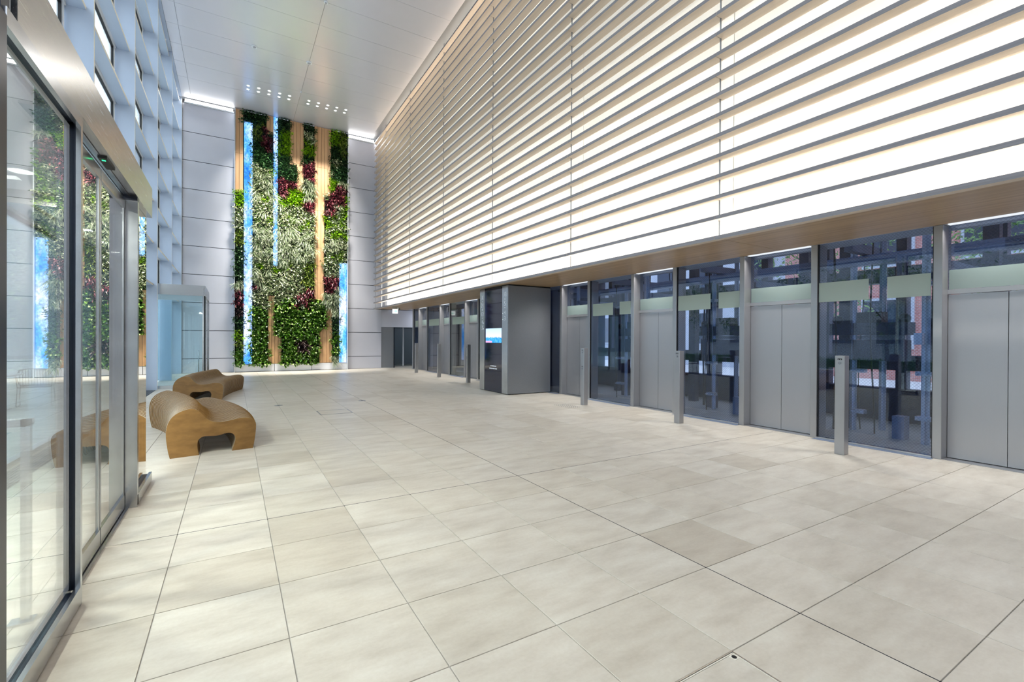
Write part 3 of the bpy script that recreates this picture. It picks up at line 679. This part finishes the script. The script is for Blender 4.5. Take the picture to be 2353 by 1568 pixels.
# ================================================================== LEFT FACADE
wl = structure('wall_left', (-2.1, 10, 0))
FY = [-1.0, 2.5, 6.12, 9.53, 12.98, 16.5, 20.05, 23.56]
XG = -2.235
for y in FY:
    pbox('fin', -2.22, -1.873, y-.018, y+.018, 2.96 if y in (2.5, 6.12) else 0, CEIL, M['fin'], wl); pbox('fin_edge', -1.873, -1.868, y-.018, y+.018, 2.96 if y in (2.5, 6.12) else 0, CEIL, M['cream'], wl)
ZS = [2.97+1.187*k for k in range(0, 8)]
for a, b in zip(FY, FY[1:]):
    for z in ZS:
        if z < 3.2 and a in (2.5, 16.5): continue
        pbox('facade_shelf', -2.17, -1.965, a+.02, b-.02, z, z+.05, M['fin'], wl); pbox('shelf_edge', -1.965, -1.96, a+.02, b-.02, z, z+.05, M['cream'], wl)
        pbox('transom_bar', -2.27, -2.19, a+.02, b-.02, z-.02, z+.07, M['white'], wl); pbox('transom_gasket', -2.255, -2.215, a+.02, b-.02, z-.06, z-.02, M['black'], wl)
    for m in (b-.10, a+.10):
        pbox('mullion', -2.27, -2.20, m-.03, m+.03, 0 if not a in (2.5, 16.5) else 3., CEIL, M['white'], wl); pbox('mullion_gasket', -2.25, -2.215, m-.06 if m > a+1 else m+.03, m-.03 if m > a+1 else m+.06, 0 if not a in (2.5, 16.5) else 3., CEIL, M['black'], wl)
    zz = [3.0 if a in (2.5, 16.5) else .05]+[z for z in ZS if z > 3.2]+[CEIL]
    for z0, z1 in zip(zz, zz[1:]): pbox('pane', -2.245, -2.231, a+.04, b-.04, z0+.05, z1-.05, M['glass'], wl)
    if a not in (2.5, 16.5): pbox('base_rail', -2.28, -2.19, a, b, 0, .06, M['steel'], wl)
for (y0, y1), lab in zip(((6.2, 9.50), (9.56, 12.95), (13.01, 16.47)), ('dark slotted floor grille at the foot of the facade, just past the entrance vestibule', 'dark slotted floor grille at the foot of the middle facade bay', 'dark slotted floor grille at the foot of the facade before the glass lobby box')):
    tg = thing('trench_grille', (-2.03, (y0+y1)/2, 0), lab, 'grille', 'facade floor grilles')
    pbox('tray', -2.165, -1.90, y0, y1, -.012, .0008, M['black'], tg)
    for k in range(7): pbox('grille_bar', -2.155+k*.036, -2.137+k*.036, y0, y1, .0008, .006, M['mat'], tg)
wb = pbox('wall_rear', -2.3, 8.2, -5.1, -5.0, 0, CEIL, M['panel']); wb['kind'] = 'structure'
o = pbox('wall_shaft_front', 7.9, 8.0, -5, -.3, 0, 3, M['elev']); o['kind'] = 'structure'

# ================================================================== NEAR ENTRANCE VESTIBULE
ve = thing('entrance_vestibule', (-1.4, 4.3, 0), 'steel and glass entrance vestibule at the left edge, polished header above sliding doors', 'entrance')
XV = -.73
pbox('header', XV-.02, XV, 2.56, 6.04, 2.735, 3.035, M['steelh'], ve); pbox('header', -2.2, XV-.02, 6.02, 6.04, 2.735, 3.035, M['steelh'], ve)
pbox('roof', -2.22, XV-.02, 2.5, 6.02, 2.97, 3.0, M['plaster'], ve)
pbox('head_soffit', -.98, XV-.02, 3.44, 6.02, 2.735, 2.75, M['steel'], ve); pbox('head_soffit_joint', -.83, -.824, 3.44, 6.02, 2.733, 2.735, M['black'], ve); pbox('head_soffit_joint', -.785, -.78, 3.44, 6.02, 2.733, 2.735, M['black'], ve)
pbox('sensor', -.80, -.75, 4.16, 4.42, 2.722, 2.735, M['black'], ve); pbox('sensor_light', -.785, -.765, 4.2, 4.215, 2.719, 2.722, M['greenled'], ve)
pbox('inner_ceiling', -2.2, -.98, 2.5, 6.02, 2.86, 2.88, M['plaster'], ve)
# near corner post, dark
pbox('corner_post', -.93, XV, 2.30, 2.462, 0, 2.70, M['dark'], ve); pbox('corner_post', -.80, -.74, 2.44, 2.52, 2.70, 6.5, M['dark'], ve)
for nm, x0, x1, m in (('frame_lip', -.752, XV, 'steel'), ('frame_channel', -.79, -.752, 'dark'), ('frame_lip', -.812, -.79, 'steel')):
    inset = 0 if m == 'steel' else .02
    pbox(nm, x0, x1, 3.44+inset, 3.475, .0 if m == 'steel' else .09, 2.735, M[m], ve)           # post beside the doors
    pbox(nm, x0, x1, 2.462, 3.44, 2.665+inset, 2.735, M[m], ve)                                  # head of the side light
    pbox(nm, x0, x1, 2.462, 3.44, .010, .108-inset, M[m], ve)                                    # foot of the side light
pbox('side_pane', -.777, -.765, 2.46, 3.46, .09, 2.69, M['coated'], ve)
# sliding doors
for y0, y1 in ((3.49, 4.33), (4.35, 5.18)):
    d = D.objects.new('sliding_door', None); d.location = (-.86, y0, 0); COL.objects.link(d); adopt(d, ve)
    pbox('pane', -.835, -.826, y0+.03, y1-.03, .13, 2.62, M['glassdoor'], d)
    pbox('bottom_rail', -.848, -.814, y0, y1, .015, .13, M['steel'], d); pbox('top_rail', -.848, -.814, y0, y1, 2.62, 2.70, M['steel'], d)
    pbox('stile', -.842, -.818, y0, y0+.03, .13, 2.62, M['steel'], d); pbox('stile', -.842, -.818, y1-.03, y1, .13, 2.62, M['steel'], d)
pbox('floor_track', -.812, -.79, 3.475, 5.2, -.003, .004, M['steel'], ve); pbox('floor_track_slot', -.848, -.814, 3.475, 5.2, -.003, .006, M['black'], ve)
# post B and end light
pbox('post', -.822, XV, 5.205, 5.265, 0, 2.70, M['steel'], ve); pbox('post_cap', -.85, XV, 5.19, 5.28, 2.70, 2.736, M['dark'], ve); pbox('post_gasket', -.835, -.822, 5.20, 5.24, 0, 2.7, M['black'], ve)
pbox('end_pane', -.792, -.780, 5.265, 6.06, .09, 2.735, M['coated'], ve); pbox('end_trim', -.755, XV, 5.22, 6.06, .012, .103, M['steel'], ve); pbox('end_trim_channel', -.83, -.755, 5.265, 6.06, 0, .085, M['dark'], ve)
pbox('end_pane', -2.2, -.80, 6.045, 6.057, .02, 2.735, M['glass'], ve)
# outer front of the vestibule with a second door line
pbox('outer_pane', -2.215, -2.20, 2.55, 3.6, .05, 2.85, M['glass'], ve); pbox('outer_pane', -2.215, -2.20, 4.9, 5.98, .05, 2.85, M['glass'], ve)
for y in (2.52, 3.6, 4.9, 5.98): pbox('outer_post', -2.25, -2.18, y-.03, y+.03, 0, 2.87, M['steel'], ve)
# guard rail in the vestibule
gr = thing('guard_rail', (-1.0, 3.4, 0), 'low stainless guard frame inside the glass entrance', 'guard rail')
bm = bmesh.new()
for p in ([(-.935, 3.40, 0), (-.935, 3.40, 1.03), (-1.85, 3.43, 1.03), (-1.85, 3.43, 0)],):
    for a, b in zip(p, p[1:]):
        A = Vector(a); B = Vector(b); lo = Vector((min(A.x, B.x)-.018, min(A.y, B.y)-.018, min(A.z, B.z))); hi = Vector((max(A.x, B.x)+.018, max(A.y, B.y)+.018, max(A.z, B.z)+(.036 if abs(A.z-B.z) < .1 else .036)))
        bbox(bm, lo.x, hi.x, lo.y, hi.y, lo.z, hi.z)
link('frame', finish(bm, 'frame'), M['steel'], gr); pbox('pane', -1.82, -.96, 3.41, 3.418, .12, 1.0, M['glass'], gr); pbox('foot_plate', -1.0, -.9, 3.36, 3.44, 0, .012, M['steel'], gr)
dl = thing('vestibule_downlight', (-1.49, 5.3, 2.85), 'round recessed downlight in the entrance vestibule ceiling', 'light')
bm = bmesh.new(); disc(bm, (-1.49, 5.3, 2.846), .10, .012, 28); link('trim_ring', finish(bm, 'ring'), M['white'], dl)
bm = bmesh.new(); disc(bm, (-1.49, 5.3, 2.845), .075, .004, 28); link('lens', finish(bm, 'lens'), M['vled'], dl)

# ================================================================== FAR VESTIBULE
fv = thing('glass_lobby_box', (-1.3, 18, 0), 'blue-tinted glass lobby box with steel header at the far left, before the grey wall', 'entrance')
XE = -.745
pbox('header', -1.89, XE-.04, 16.74, 16.77, 2.75, 3.06, M['steelh'], fv); pbox('header', XE-.03, XE, 16.74, 19.3, 2.75, 3.06, M['steelh'], fv)
pbox('roof', -2.2, XE-.03, 16.77, 19.3, 2.98, 3.0, M['plaster'], fv); pbox('inner_ceiling', -2.2, XE-.06, 16.78, 19.28, 2.76, 2.78, M['plaster'], fv)
pbox('front_pane', -1.88, XE-.06, 16.75, 16.765, .10, 2.75, M['tglass'], fv); pbox('front_trim', -1.89, XE-.05, 16.735, 16.78, 0, .10, M['steel'], fv)
pbox('corner_post', XE-.035, XE-.005, 16.76, 16.86, 0, 2.75, M['black'], fv); pbox('corner_post', XE-.07, XE-.04, 16.745, 16.775, 0, 2.75, M['steel'], fv)
pbox('side_post', XE-.06, XE, 19.2, 19.3, 0, 2.75, M['steel'], fv); pbox('side_post', XE-.05, XE-.005, 17.5, 17.58, 0, 2.75, M['steel'], fv)
pbox('side_pane', XE-.04, XE-.028, 16.86, 17.5, .08, 2.75, M['tglass'], fv); pbox('side_pane', XE-.04, XE-.028, 17.6, 19.2, .08, 2.75, M['tglass'], fv)
pbox('rear_pane', -2.2, XE-.06, 19.28, 19.292, .03, 2.75, M['tglass'], fv)
bm = bmesh.new(); tube(bm, [(-.93, 17.1, .45), (-.93, 17.1, 1.12)], .014, 8); link('door_handle', finish(bm, 'door_handle', True), M['steel'], fv)
pbox('outer_pane', -2.22, -2.205, 16.6, 19.9, .05, 2.9, M['tglass'], fv)

# ================================================================== CEILING FITTINGS
for i, x in enumerate(SPOTX):
    for r, y in enumerate((21.08, 21.39)):
        t = thing('ceiling_spotlight', (x, y, CEIL), '%s small recessed spotlight from the left in the %s row above the living wall' % (ORD[i], 'front' if r == 0 else 'rear'), 'spotlight', 'spotlights above the living wall')
        bm = bmesh.new(); disc(bm, (x, y, CEIL-.006), .075, .012, 20); link('trim_ring', finish(bm, 'ring'), M['white'], t)
        bm = bmesh.new(); disc(bm, (x, y, CEIL-.010), .045, .006, 16); link('lens', finish(bm, 'lens'), M['spotled'], t)
for x, y, lab, r in ((.572, 18.15, 'round white smoke detector on the ceiling, left of the long joint', .09), (2.30, 18.18, 'flat round cover on the long ceiling joint', .10), (2.31, 14.66, 'small sprinkler head on the ceiling joint at the top of the picture', .06), (2.30, 20.5, 'tiny sprinkler head on the ceiling joint by the spotlights', .035)):
    t = thing('smoke_detector' if 'smoke' in lab else 'ceiling_fitting', (x, y, CEIL), lab, 'detector' if 'smoke' in lab else 'ceiling fitting')
    bm = bmesh.new(); disc(bm, (x, y, CEIL-.025), r, .025, 24); link('base', finish(bm, 'base'), M['white'], t)
    bm = bmesh.new(); disc(bm, (x, y, CEIL-.045), r*.5, .022, 20); link('core', finish(bm, 'core'), M['panel'], t)
for i, y in enumerate((15.75, 19.25, 22.76)):
    t = thing('facade_downlight', (-2.03, y, CEIL), ['small downlight in the ceiling edge above the near facade bay', 'small downlight in the blue ceiling edge, upper of two over the facade', 'small downlight in the blue ceiling edge close to the far wall'][i], 'light', 'facade edge downlights')
    bm = bmesh.new(); disc(bm, (-2.03, y, CEIL-.018), .07, .012, 20); link('trim_ring', finish(bm, 'ring'), M['white'], t)
    bm = bmesh.new(); disc(bm, (-2.03, y, CEIL-.022), .045, .006, 16); link('lens', finish(bm, 'lens'), M['spotled'], t)

# exit sign and security camera under the soffit
es = thing('exit_sign', (6.29, 20.9, 2.7), 'hanging white sign with a green arrow under the far end of the wood soffit', 'sign')
pbox('hanger_plate', 6.18, 6.42, 20.9, 20.912, 2.86, 2.978, M['tglass'], es); pbox('sign_box', 6.17, 6.43, 20.885, 20.925, 2.64, 2.86, M['white'], es); pbox('sign_face', 6.18, 6.42, 20.881, 20.885, 2.65, 2.85, M['signled'], es)
bm = bmesh.new()
def flat(bm, pts, y, th):
    A = [bm.verts.new((p[0], y, p[1])) for p in pts]; B = [bm.verts.new((p[0], y-th, p[1])) for p in pts]
    bm.faces.new(A); bm.faces.new(B[::-1])
    for i in range(len(pts)): bm.faces.new((A[i], A[(i+1) % len(pts)], B[(i+1) % len(pts)], B[i]))
flat(bm, [(6.22, 2.742), (6.33, 2.742), (6.30, 2.70), (6.325, 2.70), (6.375, 2.752), (6.325, 2.805), (6.30, 2.805), (6.33, 2.762), (6.22, 2.762)], 20.881, .003)
link('arrow', finish(bm, 'arrow'), M['signgreen'], es)
cc = thing('security_camera', (6.70, 21.7, 2.9), 'small white security camera under the soffit beside the arrow sign', 'camera')
bm = bmesh.new(); disc(bm, (6.70, 21.7, 2.95), .045, .03, 16); link('mount', finish(bm, 'mount'), M['white'], cc); pbox('housing', 6.655, 6.745, 21.62, 21.78, 2.88, 2.95, M['white'], cc, .012)
bm = bmesh.new(); disc(bm, (6.72, 21.612, 2.905), .028, .02, 16, 'Y'); link('lens', finish(bm, 'lens'), M['black'], cc)

# ================================================================== FLOOR FITTINGS
hx0, hx1 = TX0+TW*3, TX0+TW*4; hy1 = TY0-TD*5; hy0 = hy1-TD
hc = thing('floor_hatch', (hx0+.3, hy0+.3, 0), 'stone-filled floor hatch with steel edge strips at the bottom of the picture', 'floor hatch')
pbox('cover_tile', hx0+.016, hx1-.016, hy0+.016, hy1-.016, -.02, 0.0, M['tile'], hc)
for k, (a, b, c, d_) in enumerate(((hx0, hx0+.006, hy0, hy1), (hx1-.006, hx1, hy0, hy1), (hx0, hx1, hy0, hy0+.006), (hx0, hx1, hy1-.006, hy1))): pbox('edge_strip', a, b, c, d_, -.02, .0015, M['steel'], hc)
for k, (a, b, c, d_) in enumerate(((hx0+.009, hx0+.014, hy0+.01, hy1-.01), (hx1-.014, hx1-.009, hy0+.01, hy1-.01), (hx0+.01, hx1-.01, hy0+.009, hy0+.014), (hx0+.01, hx1-.01, hy1-.014, hy1-.009))): pbox('inner_strip', a, b, c, d_, -.02, .001, M['cream'], hc)
pbox('corner_plate', hx1-.05, hx1-.016, hy1-.05, hy1-.016, -.01, .0012, M['cream'], hc)
bm = bmesh.new(); disc(bm, (hx1-.033, hy1-.033, .0012), .012, .0008, 20); link('lift_hole', finish(bm, 'lift_hole'), M['black'], hc)
fh = thing('floor_hatch', (1.75, 9.97, 0), 'rectangular steel-edged floor hatch in the middle of the hall', 'floor hatch')
pbox('cover_tile', 1.475, 2.045, 9.715, 10.215, -.02, .0015, M['tile'], fh)
for a, b, c, d_ in ((1.45, 1.475, 9.69, 10.24), (2.045, 2.07, 9.69, 10.24), (1.45, 2.07, 9.69, 9.712), (1.45, 2.07, 10.218, 10.24)): pbox('edge_strip', a, b, c, d_, -.01, .002, M['casing'], fh)
for x, y, lab in ((.853, 11.5, 'small round steel floor cap left of the rectangular hatch'), (2.653, 11.45, 'small round steel floor cap right of the rectangular hatch')):
    t = thing('floor_outlet', (x, y, 0), lab, 'floor outlet', 'floor outlets'); bm = bmesh.new(); disc(bm, (x, y, -.003), .085, .006, 24); link('cap', finish(bm, 'cap'), M['casing'], t)
    bm = bmesh.new(); disc(bm, (x, y, .003), .03, .001, 16); link('cap_key', finish(bm, 'cap_key'), M['black'], t)
bm = bmesh.new(); disc(bm, (0, 0, 0), .012, .004, 10); STUD = finish(bm, 'stud'); STUD.materials.append(M['steel'])
for cx, cy, lab in ((6.44, 8.32, 'patch of steel tactile studs in the floor before the pillar-side call post'), (6.44, 14.62, 'patch of steel tactile studs in the floor beyond the square pillar')):
    t = thing('tactile_studs', (cx, cy, 0), lab, 'tactile paving', 'tactile stud patches')
    for a in range(6):
        for b in range(9): link('stud', STUD, None, t, (cx-.15+a*.06, cy-.26+b*.065, 0))

# ================================================================== OUTSIDE
ea = pbox('pavement', -60, -2.3, -40, 70, -.12, -.02, M['pave']); ea['kind'] = 'structure'
eb = pbox('road', 11.2, 60, -40, 70, -.12, -.02, M['pave']); eb['kind'] = 'structure'
def leafcloud(n, R, seed):
    rnd = random.Random(seed); bm = bmesh.new(); cl = [(Vector((rnd.gauss(0, .45), rnd.gauss(0, .45), rnd.gauss(0, .5)))*R, R*rnd.uniform(.25, .5)) for _ in range(16)]
    for k in range(n):
        c, r = rnd.choice(cl); v = Vector((rnd.gauss(0, 1), rnd.gauss(0, 1), rnd.gauss(0, 1))).normalized()*r*rnd.uniform(.5, 1); p = c+v
        a = Vector((rnd.gauss(0, 1), rnd.gauss(0, 1), rnd.gauss(0, 1))).normalized(); b = a.orthogonal().normalized(); s = rnd.uniform(.05, .1)
        q = [bm.verts.new(p+a*s*i+b*s*.6*j) for i, j in ((-1, 0), (0, -.6), (1, 0), (0, .6))]; bm.faces.new(q)
    me = D.meshes.new('foliage'); bm.to_mesh(me); bm.free(); me.materials.append(M['treeleaf']); return me
CROWN = [leafcloud(1600, 1.6, 3), leafcloud(1500, 1.5, 9)]
def tree(x, y, h, k, lab):
    t = thing('street_tree', (x, y, 0), lab, 'tree', 'trees outside the glass')
    bm = bmesh.new(); tube(bm, [(x, y, -.02), (x+.05, y, h*.5), (x, y+.08, h*1.05)], [.09, .07, .03], 8)
    for q in range(5):
        an = q*1.3; tube(bm, [(x+.02, y, h*(.55+.08*q)), (x+.7*math.cos(an), y+.7*math.sin(an), h*(.85+.08*q))], [.035, .012], 6)
    link('trunk', finish(bm, 'trunk', True), M['bark'], t)
    o = link('foliage', CROWN[k % 2], None, t, (x, y, h*1.12)); o['kind'] = 'stuff'; s = h/3.4; o.scale = (s, s, s*1.1); o.rotation_euler = (0, 0, k*1.1)
for i, (x, y, h, lab) in enumerate(((-9, 18, 3.4, 'slim young tree outside the left glass, by the bicycles'), (-10.5, 9.5, 3.6, 'leafy street tree mirrored in the elevator glass'), (-10.5, 4.5, 3.4, 'leafy street tree outside, level with the entrance doors'), (-11, -1, 3.8, 'leafy street tree outside, behind the entrance vestibule'), (-11, 14, 3.6, 'leafy street tree outside between the facade fins'),
    (14.5, 3.2, 3.0, 'small pale-leaved tree outside behind the near elevator shaft'), (15, 7.3, 3.2, 'small tree outside behind the second elevator shaft'), (15, -2.2, 3.0, 'small tree outside behind the shaft at the right edge'))): tree(x, y, h, i, lab)
def leafbox(n, sx, sy, sz, seed):
    rnd = random.Random(seed); bm = bmesh.new(); bbox(bm, -sx*.42, sx*.42, -sy*.5, sy*.5, 0, sz*.85)
    for k in range(n):
        p = Vector((rnd.uniform(-sx/2, sx/2), rnd.uniform(-sy/2, sy/2), rnd.uniform(.1, sz))); a = Vector((rnd.gauss(0, 1), rnd.gauss(0, 1), rnd.gauss(0, 1))).normalized(); b = a.orthogonal().normalized(); s = rnd.uniform(.04, .08)
        q = [bm.verts.new(p+a*s*i+b*s*.6*j) for i, j in ((-1, 0), (0, -.6), (1, 0), (0, .6))]; bm.faces.new(q)
    me = D.meshes.new('hedge'); bm.to_mesh(me); bm.free(); me.materials.append(M['treeleaf']); return me
hg = link('hedge', leafbox(5000, .9, 34, .6, 4), None, None, (-12.5, 8, 0)); tag(hg, 'low clipped green hedge along the pavement outside the left glass', 'hedge', None, 'stuff')
def building(name, x0, x1, y0, y1, h, mat, lab, face, dark=.0):
    t = thing(name, ((x0+x1)/2, (y0+y1)/2, 0), lab, 'building'); pbox('wall', x0, x1, y0, y1, -.02, h, mat, t)
    xf = x1 if face > 0 else x0; y = y0+1.2
    while y < y1-2:
        for z in (1.2, 4.4, 7.6, 10.8):
            if z+2 > h: break
            f = pbox('window', xf-.08, xf+.08, y, y+1.7, z, z+2.0, M['concrete'], t); pbox('pane', xf-.10, xf+.10, y+.1, y+1.6, z+.1, z+1.9, M['winglass'], t)
        y += 3.0
    return t
building('office_building', -34, -26, -14, 34, 14, M['concrete'], 'pale concrete office building across the street on the left', 1)
building('long_office', -60, -4.5, 44, 52, 16, M['concrete'], 'long pale office block closing the street beyond the terrace', 1)
building('brick_building', 22, 28, -12, 12, 13, M['brickw'], 'pink brick building outside behind the elevator shafts', -1)
building('pale_building', 24, 30, 12.5, 30, 10, M['concrete'], 'pale building outside beyond the brick one', -1)
# wire chairs and a table on the terrace outside the vestibule
def wire_chair():
    t = thing('wire_chair', (0, 0, 0), 'slatted wire armchair on the terrace outside the left glass', 'chair')
    bm = bmesh.new()
    back = [(-.26, 0, .42), (-.28, .06, .66), (-.22, .10, .80), (-.1, .12, .83), (.1, .12, .83), (.22, .10, .80), (.28, .06, .66), (.26, 0, .42)]
    tube(bm, back, .011, 6); link('back_hoop', finish(bm, 'back_hoop', True), M['wirechair'], t)
    for k in range(11):
        x = -.22+.044*k; bm = bmesh.new(); tube(bm, [(x, .11, .81), (x, .06, .62), (x, 0, .44), (x, -.2, .42), (x, -.42, .44)], .008, 5); link('slat', finish(bm, 'slat'), M['wirechair'], t)
    for s in (-1, 1):
        bm = bmesh.new(); tube(bm, [(s*.26, -.40, .44), (s*.28, -.44, .2), (s*.27, -.42, .012), (s*.27, 0, .012), (s*.27, .1, .02), (s*.26, .02, .42)], .011, 6); link('leg', finish(bm, 'leg', True), M['wirechair'], t)
        bm = bmesh.new(); tube(bm, [(s*.28, .06, .66), (s*.31, -.2, .66), (s*.31, -.34, .60), (s*.28, -.38, .46)], .010, 6); link('arm', finish(bm, 'arm', True), M['wirechair'], t)
    bm = bmesh.new(); tube(bm, [(-.26, -.40, .44), (.26, -.40, .44)], .011, 6); tube(bm, [(-.26, 0, .42), (.26, 0, .42)], .011, 6); link('seat_rail', finish(bm, 'seat_rail'), M['wirechair'], t)
    return t
def copy_tree(o, parent=None):
    c = o.copy(); COL.objects.link(c)
    if parent: c.parent = parent
    for ch in list(o.children): copy_tree(ch, c)
    return c
ch = wire_chair(); ch2 = copy_tree(ch); ch3 = copy_tree(ch)
for o, x, y, r, lab in ((ch, -3.72, 14.0, 3.3, 'slatted wire armchair seen from behind through the left pane'), (ch2, -3.05, 14.1, 1.5, 'slatted wire armchair seen from the side, right of the other'), (ch3, -5.3, 12.9, -.9, 'slatted wire armchair beyond the terrace table')):
    o.location = (x, y, -.02); o.rotation_euler = (0, 0, r); o['label'] = lab; o['group'] = 'terrace chairs'
tb = thing('terrace_table', (-4.25, 13.5, -.02), 'small pale terrace table beside the wire chairs outside', 'table')
pbox('top', -4.62, -3.85, 13.15, 13.85, .69, .72, M['tabletop'], tb, .006); pbox('pedestal', -4.31, -4.19, 13.44, 13.56, .0, .69, M['tabletop'], tb); pbox('base', -4.5, -4.0, 13.25, 13.75, -.02, .0, M['tabletop'], tb, .004)
